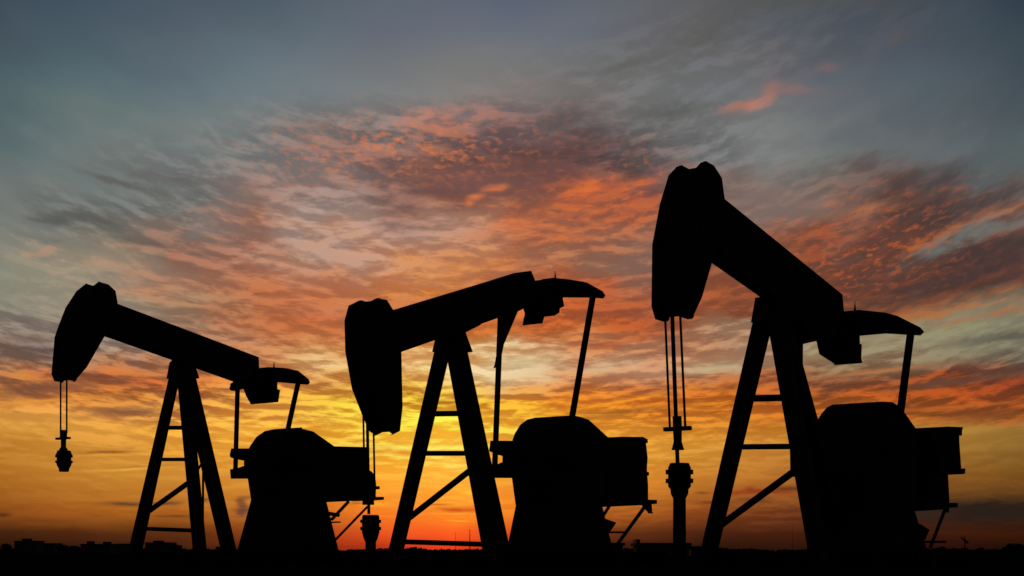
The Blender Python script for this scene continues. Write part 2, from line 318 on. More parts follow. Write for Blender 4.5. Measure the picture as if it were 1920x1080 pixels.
# ------------------------------------------------------------------ object helpers
def tag(o, label=None, cat=None, group=None, kind=None):
    if label: o['label'] = label
    if cat: o['category'] = cat
    if group: o['group'] = group
    if kind: o['kind'] = kind
    return o
def empty(name, loc):
    o = bpy.data.objects.new(name, None); COL.objects.link(o); o.location = loc
    o.empty_display_size = 0.3
    return o
def link(name, bm, mat, parent=None, world=True):
    bmesh.ops.remove_doubles(bm, verts=bm.verts, dist=1e-5)
    bmesh.ops.recalc_face_normals(bm, faces=bm.faces)
    me = bpy.data.meshes.new(name)
    # mesh coordinates are world coordinates; store them about the object's own centre
    cen = sum((v.co for v in bm.verts), Vector()) / max(1, len(bm.verts))
    for v in bm.verts: v.co -= cen
    bm.to_mesh(me); bm.free()
    me.materials.append(mat)
    o = bpy.data.objects.new(name, me); COL.objects.link(o)
    o.location = cen
    if parent is not None:
        o.parent = parent
        p = Vector(); q = parent
        while q is not None: p += q.location; q = q.parent
        o.location = cen - p
    return o
def hexa(bm, a, b):
    """a, b: two rings of the same number of points -> closed solid"""
    va = [bm.verts.new(p) for p in a]; vb = [bm.verts.new(p) for p in b]
    n = len(va)
    bm.faces.new(va); bm.faces.new(vb[::-1])
    for i in range(n):
        bm.faces.new((va[i], vb[i], vb[(i + 1) % n], va[(i + 1) % n]))
def box(bm, x0, x1, y0, y1, z0, z1):
    hexa(bm, [(x0, y0, z0), (x1, y0, z0), (x1, y1, z0), (x0, y1, z0)], [(x0, y0, z1), (x1, y0, z1), (x1, y1, z1), (x0, y1, z1)])
def tube(bm, p, q, r0, r1=None, n=12):
    r1 = r0 if r1 is None else r1
    p, q = Vector(p), Vector(q); d = (q - p).normalized()
    e = d.cross(Vector((0, 1, 0)) if abs(d.y) < 0.9 else Vector((1, 0, 0))).normalized(); f = d.cross(e)
    ring = lambda c, r: [c + (e * math.cos(2 * math.pi * i / n) + f * math.sin(2 * math.pi * i / n)) * r for i in range(n)]
    hexa(bm, ring(p, r0), ring(q, max(r1, 1e-4)))

class Frame:
    """A pump jack's own axes: u towards the well, w towards the near side, z up; o is the point under its bearing."""
    A = R(53)
    def __init__(s, px, depth):
        s.c, s.s = math.cos(s.A), math.sin(s.A)
        s.Y0 = depth; s.X0 = (px - 960) / F_PX * depth
        s.o = Vector((s.X0, s.Y0, 0))
        s.k = F_PX / depth
    def P(s, u, w, z): return Vector((s.X0 - u * s.c + w * s.s, s.Y0 - u * s.s - w * s.c, z))
    def uz(s, px, py, w):                       # survey a point of the plane w
        t = (px - 960) / F_PX
        u = (s.X0 + w * s.s - t * (s.Y0 - w * s.c)) / (s.c - t * s.s)
        Y = s.Y0 - u * s.s - w * s.c
        return u, CAM_H + (HOR - py) / F_PX * Y
    def wz(s, px, py, u):                       # survey a point of the plane u
        t = (px - 960) / F_PX
        w = (t * (s.Y0 - u * s.s) - s.X0 + u * s.c) / (s.s + t * s.c)
        Y = s.Y0 - u * s.s - w * s.c
        return w, CAM_H + (HOR - py) / F_PX * Y
    def profile(s, pts, w, h):
        """side profile (u, z) of a solid whose lateral faces are at w-h and w+h"""
        A = sum(pts[i][0] * pts[(i + 1) % len(pts)][1] - pts[(i + 1) % len(pts)][0] * pts[i][1] for i in range(len(pts)))
        sg = 1 if A > 0 else -1
        out = []
        for i, p in enumerate(pts):
            if len(p) > 2: side = p[2]
            else:
                a, b = pts[i - 1], pts[(i + 1) % len(pts)]
                nx = (b[1] - a[1]) * sg            # outward normal, across
                side = 1 if nx > 0 else -1
            out.append(s.uz(p[0], p[1], w + side * h))
        return out
    def prism(s, bm, prof, w, h):
        hexa(bm, [s.P(u, w - h, z) for u, z in prof], [s.P(u, w + h, z) for u, z in prof])
    def cross(s, bm, prof, u, h):
        hexa(bm, [s.P(u - h, w, z) for w, z in prof], [s.P(u + h, w, z) for w, z in prof])
    def bar(s, bm, a, b, wid):
        """upright bar with a square section; a, b = (u, w, z); wid = seen width in metres"""
        t = s.X0 / s.Y0
        g = 0.5 * wid / (abs(s.c - t * s.s) + abs(s.s + t * s.c))
        ring = lambda q: [s.P(q[0] + i * g, q[1] + j * g, q[2]) for i, j in ((-1, -1), (1, -1), (1, 1), (-1, 1))]
        hexa(bm, ring(a), ring(b))
    def pt(s, px, py, w):
        u, z = s.uz(px, py, w); return (u, w, z)
    def lathe(s, bm, px, rows, w=0.0, n=20, lean=0.0):
        """turned part about an upright axis; rows = (py, half width in px)"""
        u, _ = s.uz(px, rows[0][0], w)
        c0 = s.P(u, w, 0); k = F_PX / c0.y
        z0 = CAM_H + (HOR - rows[0][0]) / k
        prev = None
        for py, hw in rows:
            z = CAM_H + (HOR - py) / k; r = max(hw / k, 1e-3)
            off = lean * (z0 - z)
            ring = [bm.verts.new((c0.x + off + r * math.cos(2 * math.pi * i / n), c0.y + r * math.sin(2 * math.pi * i / n), z)) for i in range(n)]
            if prev is None: bm.faces.new(ring)
            else:
                for i in range(n): bm.faces.new((prev[i], ring[i], ring[(i + 1) % n], prev[(i + 1) % n]))
            prev = ring
        bm.faces.new(prev)

def to_ground(a, b, z=0.02):
    t = (z - a[2]) / (b[2] - a[2])
    return tuple(a[i] + (b[i] - a[i]) * t for i in range(3))

# ------------------------------------------------------------------ pump jack
def pump_jack(J, label):
    f = Frame(J['px'], J['depth'])
    root = empty('pump_jack', f.o)
    tag(root, label, 'pump jack', 'pump jacks in a row against the sunset')
    k = f.k
    def part(name, fn, mat=STEEL, parent=None):
        bm = bmesh.new(); fn(bm); return link(name, bm, mat, parent or root)
    # --- samson post: two front legs, one rear leg, cross braces, bearing cap
    def leg(name, key, wt, wb):
        (x0, y0, x1, y1, wd0, wd1) = J[key]
        a = f.pt(x0, y0, wt); b = f.pt(x1, y1, wb)
        g = to_ground(a, b)
        bm = bmesh.new()
        t = f.X0 / f.Y0
        den = abs(f.c - t * f.s) + abs(f.s + t * f.c)
        def ring(q, wd):
            g_ = 0.5 * wd / k / den
            return [f.P(q[0] + i * g_, q[1] + j * g_, q[2]) for i, j in ((-1, -1), (1, -1), (1, 1), (-1, 1))]
        hexa(bm, ring(a, wd0), ring(g, wd1))
        o = link(name, bm, STEEL, root)
        bm = bmesh.new()
        G = f.P(*g)
        box(bm, G.x - .33, G.x + .33, G.y - .33, G.y + .33, 0.0, 0.10)
        link('foot_plate', bm, DARK, o)
        return a, g
    L1 = leg('leg', 'leg1', -0.22, -1.2)
    L2 = leg('leg', 'leg2', 0.22, 1.2)
    L3 = leg('leg', 'leg3', 0.0, 0.0)
    for (x0, y0, x1, y1, th) in J['rungs']:
        def fr(px, py, Lg):
            # point on the leg's axis at that height
            z = CAM_H + (HOR - py) / k
            t = (z - Lg[0][2]) / (Lg[1][2] - Lg[0][2])
            return [Lg[0][i] + (Lg[1][i] - Lg[0][i]) * t for i in range(3)]
        a = fr(x0, y0, L1); b = fr(x1, y1, L2)
        za = CAM_H + (HOR - y0) / F_PX * f.P(*a).y; zb = CAM_H + (HOR - y1) / F_PX * f.P(*b).y
        a = fr(x0, HOR - (za - CAM_H) * k, L1); b = fr(x1, HOR - (zb - CAM_H) * k, L2)
        a[2] = za; b[2] = zb
        bm = bmesh.new(); h = 0.5 * th / k; g = 0.05
        n = Vector((a[0] - b[0], a[1] - b[1], a[2] - b[2])).normalized()
        hz = h * 1.0 / max(0.3, math.hypot(n.x, n.y))
        hexa(bm, [f.P(a[0] + i * g, a[1], a[2] + j * hz) for i, j in ((-1, -1), (1, -1), (1, 1), (-1, 1))],
                 [f.P(b[0] + i * g, b[1], b[2] + j * hz) for i, j in ((-1, -1), (1, -1), (1, 1), (-1, 1))])
        link('cross_brace', bm, STEEL, root)
    part('bearing_cap', lambda bm: f.prism(bm, f.profile(J['cap'], 0, 0.34), 0, 0.34), DARK)
    # --- walking beam and horse head
    h = 0.17
    prof = f.profile(J['beam'], 0, h)
    def beam(bm): f.prism(bm, prof, 0, h)
    part('walking_beam', beam)
    hh = 0.30
    hp = f.profile(J['head'], 0, hh)
    head = part('horse_head', lambda bm: f.prism(bm, f.profile(J['head_core'], 0, hh - 0.06), 0, hh - 0.06))
    for s_ in (-1, 1):
        part('side_plate', lambda bm: f.prism(bm, hp, s_ * (hh - 0.03), 0.03), STEEL, head)
    # --- bridle: two cables, rod, carrier
    for i, (x0, y0, x1, y1, wd) in enumerate(J['cables']):
        w = (-0.19, 0.19)[i]
        part('bridle_cable', lambda bm: tube(bm, f.P(*f.pt(x0, y0, w)), f.P(*f.pt(x1, y1, w)), 0.5 * wd / k), CABLE)
    if J.get('rod'):
        x0, y0, x1, y1, wd = J['rod']
        part('polished_rod', lambda bm: tube(bm, f.P(*f.pt(x0, y0, 0)), f.P(*f.pt(x1, y1, 0)), 0.5 * wd / k), CABLE)
    cx, rows = J['carrier']
    part('rod_clamp', lambda bm: f.lathe(bm, cx, rows, lean=J.get('lean', 0)), DARK)
    cb = J['crossbar']
    def bar_(bm):
        u, z = f.uz(0.5 * (cb[0] + cb[2]), 0.5 * (cb[1] + cb[3]), 0)
        w0, z0 = f.wz(cb[0], cb[3], u); w1, z1 = f.wz(cb[2], cb[1], u)
        hz = 0.5 * (cb[3] - cb[1]) / k
        f.cross(bm, [(w0, z - hz), (w1, z - hz), (w1, z + hz), (w0, z + hz)], u, 0.05)
    part('carrier_bar', bar_, DARK)
    if J.get('clamp_body'):
        cx, rows = J['clamp_body']
        o = part('hanging_stuffing_box', lambda bm: f.lathe(bm, cx, rows), DARK)
    # --- equalizer beam across the tail of the walking beam
    x, y = J['pit_near'][0:2]
    U, _ = f.uz(x, y, 1.4)
    half = [f.wz(px, py, U) for px, py in J['eq_top']] ; low = [f.wz(px, py, U) for px, py in J['eq_low']]
    ring = half + low
    ring = [(w, z) for w, z in ring if w > 0.02]
    mir = [(-w * J.get('far', 1.0), z) for w, z in ring[::-1]]
    if J.get('mirror', True):
        full = ring + mir
    eq = part('equalizer', lambda bm: f.cross(bm, full, U, 0.10))
    sx, sy0, sy1 = J['spike']
    w0, z0 = f.wz(sx, sy0, U); _, z1 = f.wz(sx, sy1, U)
    part('pin', lambda bm: tube(bm, f.P(U, w0, z0), f.P(U, w0, z1), 0.028, 0.004), DARK, eq)
    part('equalizer_bearing', lambda bm: f.prism(bm, f.profile(J['block'], 0, 0.33), 0, 0.33), DARK)
    if J.get('bracket'):
        part('pitman_bracket', lambda bm: f.prism(bm, f.profile(J['bracket'], -1.4, 0.03), -1.4, 0.03), STEEL, eq)
    if J.get('knob'):
        kx, ky, kr = J['knob']
        a = f.P(*f.pt(kx, ky, -1.4))
        def kn(bm):
            bmesh.ops.create_uvsphere(bm, u_segments=16, v_segments=10, radius=kr / k)
            for v in bm.verts: v.co += a
        part('end_bearing', kn, DARK, eq)
    for key, w in (('pit_far', -1.4), ('pit_near', 1.4)):
        x0, y0, x1, y1, wd = J[key]
        a = f.pt(x0, y0, w); b = f.pt(x1, y1, w)
        part('pitman_arm', lambda bm: f.bar(bm, a, b, wd / k))
    # --- cranks, gear reducer, pedestal
    part('crank_arm', lambda bm: f.prism(bm, f.profile(J['arm'], -1.32, 0.05), -1.32, 0.05))
    gw = 0.62
    gp = f.profile(J['gear'], 0, gw)
    part('gear_reducer', lambda bm: f.prism(bm, gp, 0, gw), STEEL)
    us = [p[0] for p in gp]; zs = [p[1] for p in gp]
    uc, zc = sum(us) / len(us), min(zs) + 0.55 * (max(zs) - min(zs))
    ax0, ay0, ax1, ay1, _ = J['pit_near']
    e = f.pt(ax1, ay1, 1.3)
    def near_crank(bm):
        d = Vector((e[0] - uc, e[2] - zc)); 
        L = max(d.length, 0.2); d /= L; n = Vector((-d.y, d.x))
        q = Vector((uc, zc))
        pr = [q - d * .35 + n * .3, q - d * .35 - n * .3, q + d * L - n * .14, q + d * (L + .1), q + d * L + n * .14]
        f.prism(bm, [(p.x, p.y) for p in pr], 1.23, 0.05)
    part('crank_arm', near_crank)
    part('crank_shaft', lambda bm: tube(bm, f.P(uc, -1.36, zc), f.P(uc, 1.27, zc), 0.09), DARK)
    pd = f.profile(J['pedestal'], 0, gw + .02)
    bot = min(z for u, z in pd)
    a, b, c_, d_ = pd     # top far, top near, bottom near, bottom far
    ta = (0.01 - a[1]) / (d_[1] - a[1]); tb = (0.01 - b[1]) / (c_[1] - b[1])
    low_a = (a[0] + (d_[0] - a[0]) * ta, 0.01); low_b = (b[0] + (c_[0] - b[0]) * tb, 0.01)
    part('pedestal', lambda bm: f.prism(bm, [a, b, low_b, low_a], 0, gw + .02))
    # --- engine housing and its platform
    for name, pts, w, hw, mat in J['boxes']:
        part(name, lambda bm: f.prism(bm, f.profile(pts, w, hw), w, hw), mat)
    for name, x0, y0, x1, y1, th, w in J['struts']:
        A_ = f.P(*f.pt(x0, y0, w)); B_ = f.P(*f.pt(x1, y1, w))
        part(name, lambda bm: tube(bm, A_, B_, 0.5 * th / k, n=8))
    # --- skid on the ground that carries legs, pedestal and engine
    def skid(bm):
        for w in (-0.55, 0.55):
            f.prism(bm, [(1.2, 0.0), (1.2, 0.365), (-8.2, 0.365), (-8.2, 0.0)], w, 0.09)
        for u in (1.0, -2.2, -5.4, -8.0):
            f.prism(bm, [(u + .08, 0.005), (u + .08, 0.36), (u - .08, 0.36), (u - .08, 0.005)], 0, 1.3)
    part('skid', skid, DARK)
    return root, f

JL = dict(px=343, depth=45.8, far=0.82,
  leg1=(331, 690, 255.6, 1023.7, 21, 27), leg2=(343.5, 700, 373.6, 1021, 25, 26), leg3=(350.5, 700, 427, 1023.7, 31, 31),
  rungs=[(329, 802, 342, 802, 7.5), (315, 861.5, 350, 861.5, 6.5), (278, 966, 350, 899, 7.5), (268, 991, 362, 995, 7.5)],
  cap=[(317.5, 680), (312, 710), (374.2, 709.5), (367.7, 690), (360, 676), (326, 672)],
  beam=[(220.7, 569.5), (485.2, 669.5), (488, 733), (435.9, 715.2), (196.1, 630.9), (170, 600), (180, 560)],
  head=[(161, 531.6, -1), (143, 546.1, -1), (122.7, 577.3, -1), (109.3, 611.5, -1), (102.3, 632.2, -1), (96.3, 700.9, -1), (101.5, 714.6, -1), (116, 717.2, -1),
        (139, 715.7, 1), (162.4, 689.2, 1), (196.1, 630.9, 1), (222, 580, 1), (220.5, 567, 1), (216.8, 545.4, 1), (203.4, 533.2, 1), (187, 528.5, 1)],
  head_core=[(170, 536, -1), (148, 548, -1), (129, 578, -1), (115, 612, -1), (108, 632, -1), (103, 700, -1), (108, 713, -1), (130, 713, 1), (160, 685, 1), (196, 628, 1), (212, 560, 1), (195, 537, 1)],
  cables=[(113.7, 705, 113.7, 812, 3.0), (125.1, 705, 125.1, 812, 3.0)],
  carrier=(119, [(806.5, 6.8), (820, 6.8), (824, 5), (838, 4.8), (842, 7.5), (846, 8.5)]), crossbar=(106.5, 820, 130, 823.8),
  clamp_body=(120, [(845, 12.2), (852, 14.5), (853, 16), (857.5, 16), (858, 13.3), (863.6, 13.3), (864.2, 16), (868, 16), (868.4, 14), (873, 13), (878, 10), (884.5, 8.8)]),
  eq_top=[(505, 689), (513, 689), (534.5, 690), (554.9, 694.6), (574.2, 710.3), (576.9, 716.4)], eq_low=[(573.2, 721), (553.8, 719.5), (520.2, 716.4), (505, 716)],
  spike=(513.7, 690, 677.5),
  block=[(455.4, 726), (461, 741.9), (499.2, 756, 1), (521.8, 754), (525.3, 731.3), (520.2, 729.6), (520.2, 705), (487, 690), (452, 700)],
  knob=(436.7, 722.5, 5.7),
  pit_far=(445.7, 718, 441.3, 886, 9.7), pit_near=(559.4, 716, 531, 845, 10.3),
  arm=[(433.3, 841), (430.4, 853.3), (432.2, 858), (446, 861.8), (457.3, 863.8), (457.3, 873.5), (446, 877), (431, 880.4), (432.7, 897.8), (485, 897.4), (485, 840.7)],
  gear=[(464.4, 897), (470.7, 937.8), (612.2, 941.8), (629.2, 838.4), (587.5, 809), (566, 803.6, 1), (513, 804.6, -1), (496.8, 808, -1), (481.5, 818.3), (470.3, 833.6), (466.5, 841)],
  pedestal=[(470.7, 937, -1), (612.2, 941, 1), (631.5, 1018, 1), (447.8, 1021, -1)],
  boxes=[('engine_housing', [(560, 838.4), (691, 838.4), (692.5, 881), (691, 938), (611, 941.8), (560, 941)], 0, 0.5, STEEL),
         ('fuel_tank', [(660, 884), (692, 881), (698, 885), (703.5, 893), (705.5, 908), (704.6, 932), (660, 936)], 0, 0.3, DARK),
         ('engine_platform', [(660, 932), (720, 931.6), (720, 937.2), (660, 940)], 0, 0.35, DARK)],
  struts=[('brake_rod', 381, 878, 380, 1024, 4.5, 0.0), ('brake_rod', 368, 886, 380, 866, 4.5, 0.0), ('platform_strut', 653, 941, 622, 974, 7, 0.3), ('platform_strut', 689, 950, 629, 1012, 5.2, 0.3), ('step', 617, 963, 635, 966, 8, 0.3), ('step', 620, 979.5, 638, 978.8, 3.2, 0.3)],
)
JM = dict(px=848, depth=39.8,
  leg1=(833.7, 640, 746.8, 1014, 30.5, 29), leg2=(848.5, 640, 919, 1014, 32, 35.5), leg3=(857, 640, 935.5, 1010, 32, 35.5),
  rungs=[(822, 776, 858, 775, 10), (812, 850, 868, 850, 9), (768, 981, 877, 873.5, 9), (764, 1015.5, 900, 1021, 9.5)],
  cap=[(815.5, 636), (810, 660), (886.7, 660), (873.3, 623.3), (865, 612), (820, 625)],
  beam=[(737.3, 581), (900, 531.7), (963.5, 511.8), (996, 507.7), (1003.3, 525), (1016, 562), (969.6, 584.7), (935.8, 595.6), (752.7, 660), (725, 650), (715, 590)],
  head=[(673.3, 563.3, -1), (653.3, 573.3, -1), (645.7, 601.7, -1), (647.3, 660, -1), (660, 730, -1), (678.3, 776.7, -1), (691.7, 808.3, -1), (703.3, 815.6, -1),
        (735, 815.6, 1), (750, 808.3, 1), (755, 763.3, 1), (752.7, 660, 1), (748, 598, 1), (737.3, 581, 1), (725.7, 562.3, 1), (708.3, 559, 1), (682, 562.6, -1)],
  head_core=[(680, 566, -1), (662, 575, -1), (653, 602, -1), (655, 660, -1), (668, 730, -1), (686, 776, -1), (699, 803, -1), (706, 810, -1), (728, 810, 1), (742, 803, 1), (748, 763, 1), (746, 660, 1), (735, 585, 1), (715, 566, 1)],
  cables=[(681.0, 765, 683.5, 915, 3.6), (700.2, 795, 702.6, 915, 3.6)], rod=(688.8, 790, 691.6, 964, 5.4),
  carrier=(690.5, [(893, 8), (911, 8), (917, 7), (931, 7), (936, 10.5), (946.5, 11.5)]), crossbar=(671, 912.3, 709.3, 917.8),
  eq_top=[(1030, 522), (1040.6, 521.7), (1069.5, 524.5), (1097.2, 528.9), (1126, 545), (1131.4, 553)], eq_low=[(1127.3, 559), (1104.4, 557.5), (1053.8, 557), (1030, 557)],
  spike=(1041, 523, 507),
  block=[(980, 575), (984, 588.4), (1017.2, 606.4, 1), (1019, 593.7, 1), (1040, 592), (1049, 586), (1049.7, 578.2), (1058, 574.6), (1053.8, 550), (1048, 527, 1), (1003, 526), (990, 540)],
  bracket=[(935.8, 590), (933.4, 636.5), (931, 663), (926.2, 689.5), (928, 690), (932, 680), (941, 665), (944.8, 646), (972, 582)],
  pit_far=(938.5, 590, 927.5, 880, 11.9), pit_near=(1112, 553, 1061, 850, 12.7),
  arm=[(919.4, 826.4), (917, 846), (934, 853), (942, 855), (942, 866), (934, 869.6), (920, 874), (921, 896.3), (985, 896.3), (985, 826.4)],
  gear=[(959.7, 896), (966.6, 946.7), (1129.7, 950.8), (1142.9, 822.3), (1104.2, 787), (1087.8, 781.4, 1), (1002.8, 783, -1), (988.6, 786.7, -1), (976, 795.6), (965, 812.9), (960.3, 826.4)],
  pedestal=[(967.5, 946, -1), (1129.7, 950, 1), (1147, 1022, 1), (953.4, 1014.4, -1)],
  boxes=[('engine_housing', [(1080, 826), (1211.5, 828), (1211.5, 832), (1214.4, 858.5), (1213, 880), (1215.3, 910), (1215.3, 939), (1202, 947.3, 1), (1129.7, 950.8), (1080, 950)], 0, 0.55, STEEL),
         ('housing_lid', [(1100, 822), (1142.9, 822.3, -1), (1214.7, 823.9), (1214.7, 831), (1100, 831)], 0, 0.575, DARK),
         ('exhaust_stub', [(1195, 885), (1217, 885), (1217, 891.8), (1195, 891.8)], 0.1, 0.15, DARK),
         ('engine_platform', [(1165, 937.3), (1232, 937.3), (1232, 944.5), (1165, 948)], 0, 0.35, DARK),
         ('platform_bracket', [(1200, 944), (1209, 954.6), (1217, 962.8), (1223.2, 962.4), (1222, 944)], 0.1, 0.08, STEEL)],
  struts=[('platform_strut', 1143, 948, 1128, 972, 7, 0.3), ('platform_strut', 1209, 950, 1158, 1020, 8, 0.3), ('step', 1130, 998, 1172, 998, 4.2, 0.3), ],
)
JM['boxes'].append(('step_gusset', [(1128, 972.5), (1156, 979.8), (1143, 998.7), (1125, 1000)], 0.3, 0.06, STEEL))
JR = dict(px=1453, depth=33.7,
  leg1=(1440.5, 560, 1332, 1023, 39, 32.5), leg2=(1456, 600, 1532, 1023, 36, 37), leg3=(1465, 600, 1578, 1010, 36, 38),
  rungs=[(1418, 747.5, 1462, 745.5, 12), (1400, 838, 1480, 837, 10), (1358, 994, 1480, 872, 11)],
  cap=[(1416, 558), (1407.8, 604.6), (1494, 604.6), (1486, 560)],
  bracket=[(1484, 600), (1484, 642), (1494.6, 642), (1529, 635), (1532, 600)],
  beam=[(1359, 373), (1490.7, 480), (1579.6, 552), (1584, 600, 1), (1575, 640, 1), (1529, 635, 1), (1470, 592), (1415.7, 550.2), (1334.8, 493.5), (1300, 440), (1310, 340)],
  head=[(1275.6, 310.9, -1), (1268.6, 312.4, -1), (1253.5, 328.8, -1), (1237.2, 382.3, -1), (1222.7, 459.5, -1), (1221.4, 574.4, -1), (1228.3, 598.6, -1), (1244, 603.4, -1), (1250.4, 599.6, -1),
        (1297.6, 598, 1), (1316.5, 557, 1), (1334.8, 493.5, 1), (1362, 400, 1), (1359, 372.9, 1), (1353.7, 333.5, 1), (1338.5, 309.9, 1), (1323.4, 302, 1)],
  head_core=[(1284, 318, -1), (1263, 331, -1), (1248, 384, -1), (1233, 460, -1), (1231, 572, -1), (1238, 592, -1), (1285, 592, 1), (1304, 556, 1), (1325, 492, 1), (1352, 400, 1), (1345, 345, 1), (1312, 314, 1)],
  cables=[(1246.8, 585, 1256, 803, 4), (1274.9, 580, 1285, 803, 4.2)], rod=(1260, 580, 1270.6, 872, 7),
  carrier=(1269.5, [(780.5, 8.6), (804, 8.4), (829, 7.8), (833, 9), (843.5, 12)]), crossbar=(1246, 800.4, 1294.9, 807.4), lean=0.025,
  eq_top=[(1600, 581), (1615, 581.9), (1663.9, 587), (1680, 591.5), (1722.2, 612.7), (1729.7, 621.3)], eq_low=[(1722.7, 628.3), (1699.4, 627), (1656.6, 624.6), (1600, 624.6)],
  spike=(1603, 583, 564),
  block=[(1528.8, 630), (1536, 664), (1567.2, 684, -1), (1614.6, 681), (1616, 645.4), (1612.5, 644.6), (1611.2, 600), (1583.3, 584, 1), (1540, 590)],
  pit_far=(1500, 610, 1497, 880, 14), pit_near=(1708, 621, 1677, 860, 16),
  arm=[(1480, 800), (1482, 894.3), (1560, 894.3), (1560, 800)],
  gear=[(1520, 893), (1528, 955), (1715.3, 959), (1718.4, 805), (1696.4, 774), (1682.2, 759.4, 1), (1672.8, 753.7, 1), (1561, 758.4, -1), (1550, 764, -1), (1540.5, 775), (1534, 786), (1527, 800)],
  pedestal=[(1528, 953, -1), (1715.3, 958, 1), (1735.7, 1022, 1), (1516, 1030, -1)],
  boxes=[('engine_housing', [(1660, 814), (1798.7, 814), (1799, 830), (1802.5, 879), (1802.5, 886), (1777, 889), (1680, 889)], 0, 0.6, STEEL),
         ('housing_lid', [(1690, 804), (1718.4, 805, -1), (1804, 808), (1804, 816.7), (1690, 816)], 0, 0.62, DARK),
         ('lower_housing', [(1680, 886), (1777.6, 888), (1780.5, 943), (1767, 955.6), (1715.3, 958.7), (1680, 956)], 0, 0.5, STEEL),
         ('side_shelf', [(1740, 880.6), (1807.9, 880.6), (1807.9, 889), (1777.6, 890.4), (1740, 890)], 0, 0.5, DARK),
         ('engine_platform', [(1735, 943), (1796.2, 943), (1796, 951.2), (1735, 954)], 0, 0.2, DARK),
         ('platform_bracket', [(1766, 949), (1780, 949), (1779.5, 961), (1772, 961)], 0, 0.05, STEEL),
         ('step_gusset', [(1718, 983), (1743, 993.4), (1735, 1012), (1715, 1014)], 0.3, 0.06, STEEL)],
  struts=[('platform_strut', 1772, 955, 1744.5, 1026, 8, 0.3), ('step', 1715, 1016, 1773, 1016, 5, 0.3)],
)
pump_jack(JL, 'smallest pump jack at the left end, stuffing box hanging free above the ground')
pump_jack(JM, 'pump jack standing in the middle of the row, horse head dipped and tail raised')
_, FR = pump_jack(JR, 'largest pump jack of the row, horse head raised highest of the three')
FM = Frame(848, 39.8)

# ------------------------------------------------------------------ wellheads under the middle and right-hand horse heads
def wellhead(f, px, parts, label):
    u, _ = f.uz(px, 900, 0)
    root = empty('wellhead', f.P(u, 0, 0))
    tag(root, label, 'wellhead', 'wellheads below the horse heads')
    for name, rows in parts:
        bm = bmesh.new(); f.lathe(bm, px, rows); link(name, bm, DARK, root)
kR, kM = F_PX / FR.P(FR.uz(1274, 900, 0)[0], 0, 0).y, F_PX / FM.P(FM.uz(695, 900, 0)[0], 0, 0).y
gR, gM = HOR + CAM_H * kR, HOR + CAM_H * kM
wellhead(FR, 1274, [('stuffing_box', [(868.4, 17.5), (877, 21.5), (881, 21.5), (912, 21.5), (917.5, 17), (926, 16.5), (934.4, 12)]),
                    ('flange', [(881, 26), (889, 26)]), ('flange', [(897.8, 26), (905.6, 26)]),
                    ('casing_pipe', [(934, 12), (1021, 12.3), (gR, 12.6)])],
         'tall wellhead pipe with double flanged stuffing box, below the largest pump jack')
wellhead(FM, 695, [('stuffing_box', [(965.6, 14.5), (968.5, 16.2), (998, 16.6), (1003, 15), (1009, 13.5), (1016, 10.5)]),
                   ('flange', [(974.5, 19.7), (980.5, 19.7)]), ('flange', [(988, 19.7), (994, 19.7)]),
                   ('casing_pipe', [(1016, 10), (gM, 10.2)])],
         'low wellhead with double flanged stuffing box, below the middle pump jack')

# ------------------------------------------------------------------ ground
bm = bmesh.new()
S = 9000; xs = [-S, -600, -120, -40, 0, 40, 120, 600, S]; ys = [-400, 0, 20, 60, 120, 300, 900, 3000, S]
vv = [[bm.verts.new((x, y, 0)) for x in xs] for y in ys]
for i in range(len(ys) - 1):
    for j in range(len(xs) - 1):
        bm.faces.new((vv[i][j], vv[i][j + 1], vv[i + 1][j + 1], vv[i + 1][j]))
tag(link('ground', bm, SOIL), kind='structure')

# ------------------------------------------------------------------ the horizon: town, trees, masts
rnd = random.Random(4)
def at(px, Y): return (px - 960) / F_PX * Y
def hz(py, Y): return CAM_H + (HOR - py) / F_PX * Y
def crown(bm, cx, cy, zc, rx, rz, n, leaf):
    for _ in range(n):
        while True:
            a, b, c = (rnd.uniform(-1, 1) for _ in range(3))
            if a * a + b * b + c * c < 1: break
        p = Vector((cx + a * rx, cy + b * rx, zc + c * rz))
        d = Vector((rnd.gauss(0, 1), rnd.gauss(0, 1), rnd.gauss(0, 1))).normalized()
        e = d.orthogonal().normalized(); g = d.cross(e)
        s = leaf * rnd.uniform(.5, 1.2)
        bm.faces.new([bm.verts.new(p + e * s), bm.verts.new(p + g * s * .7), bm.verts.new(p - e * s), bm.verts.new(p - g * s * .7)])
def flatlink(name, bm, mat, parent=None):
    me = bpy.data.meshes.new(name)
    cen = sum((v.co for v in bm.verts), Vector()) / len(bm.verts)
    for v in bm.verts: v.co -= cen
    bm.to_mesh(me); bm.free(); me.materials.append(mat)
    o = bpy.data.objects.new(name, me); COL.objects.link(o)
    o.location = cen - (parent.location if parent else Vector()); o.parent = parent
    return o
def tree(px, py, wpx, Y, label):
    x = at(px, Y); top = hz(py, Y); r = 0.5 * wpx * Y / F_PX
    root = empty('tree', (x, Y, 0)); tag(root, label, 'tree', 'trees on the skyline')
    bm = bmesh.new(); tube(bm, (x, Y, 0), (x, Y, top * .7), .28, .1, 8)
    for a in range(4):
        an = a * 1.6 + px
        tube(bm, (x, Y, top * (.3 + .08 * a)), (x + math.cos(an) * r * .6, Y + math.sin(an) * r * .6, top * (.55 + .08 * a)), .1, .03, 6)
    link('trunk', bm, BARK, root)
    bm = bmesh.new()
    crown(bm, x, Y, top * .6, r, top * .4, 260, .35)
    for a in range(5):
        an = rnd.uniform(0, 6.28)
        crown(bm, x + math.cos(an) * r * .6, Y + math.sin(an) * r * .6, top * rnd.uniform(.5, .8), r * .5, top * .2, 110, .3)
    flatlink('crown', bm, LEAF, root)

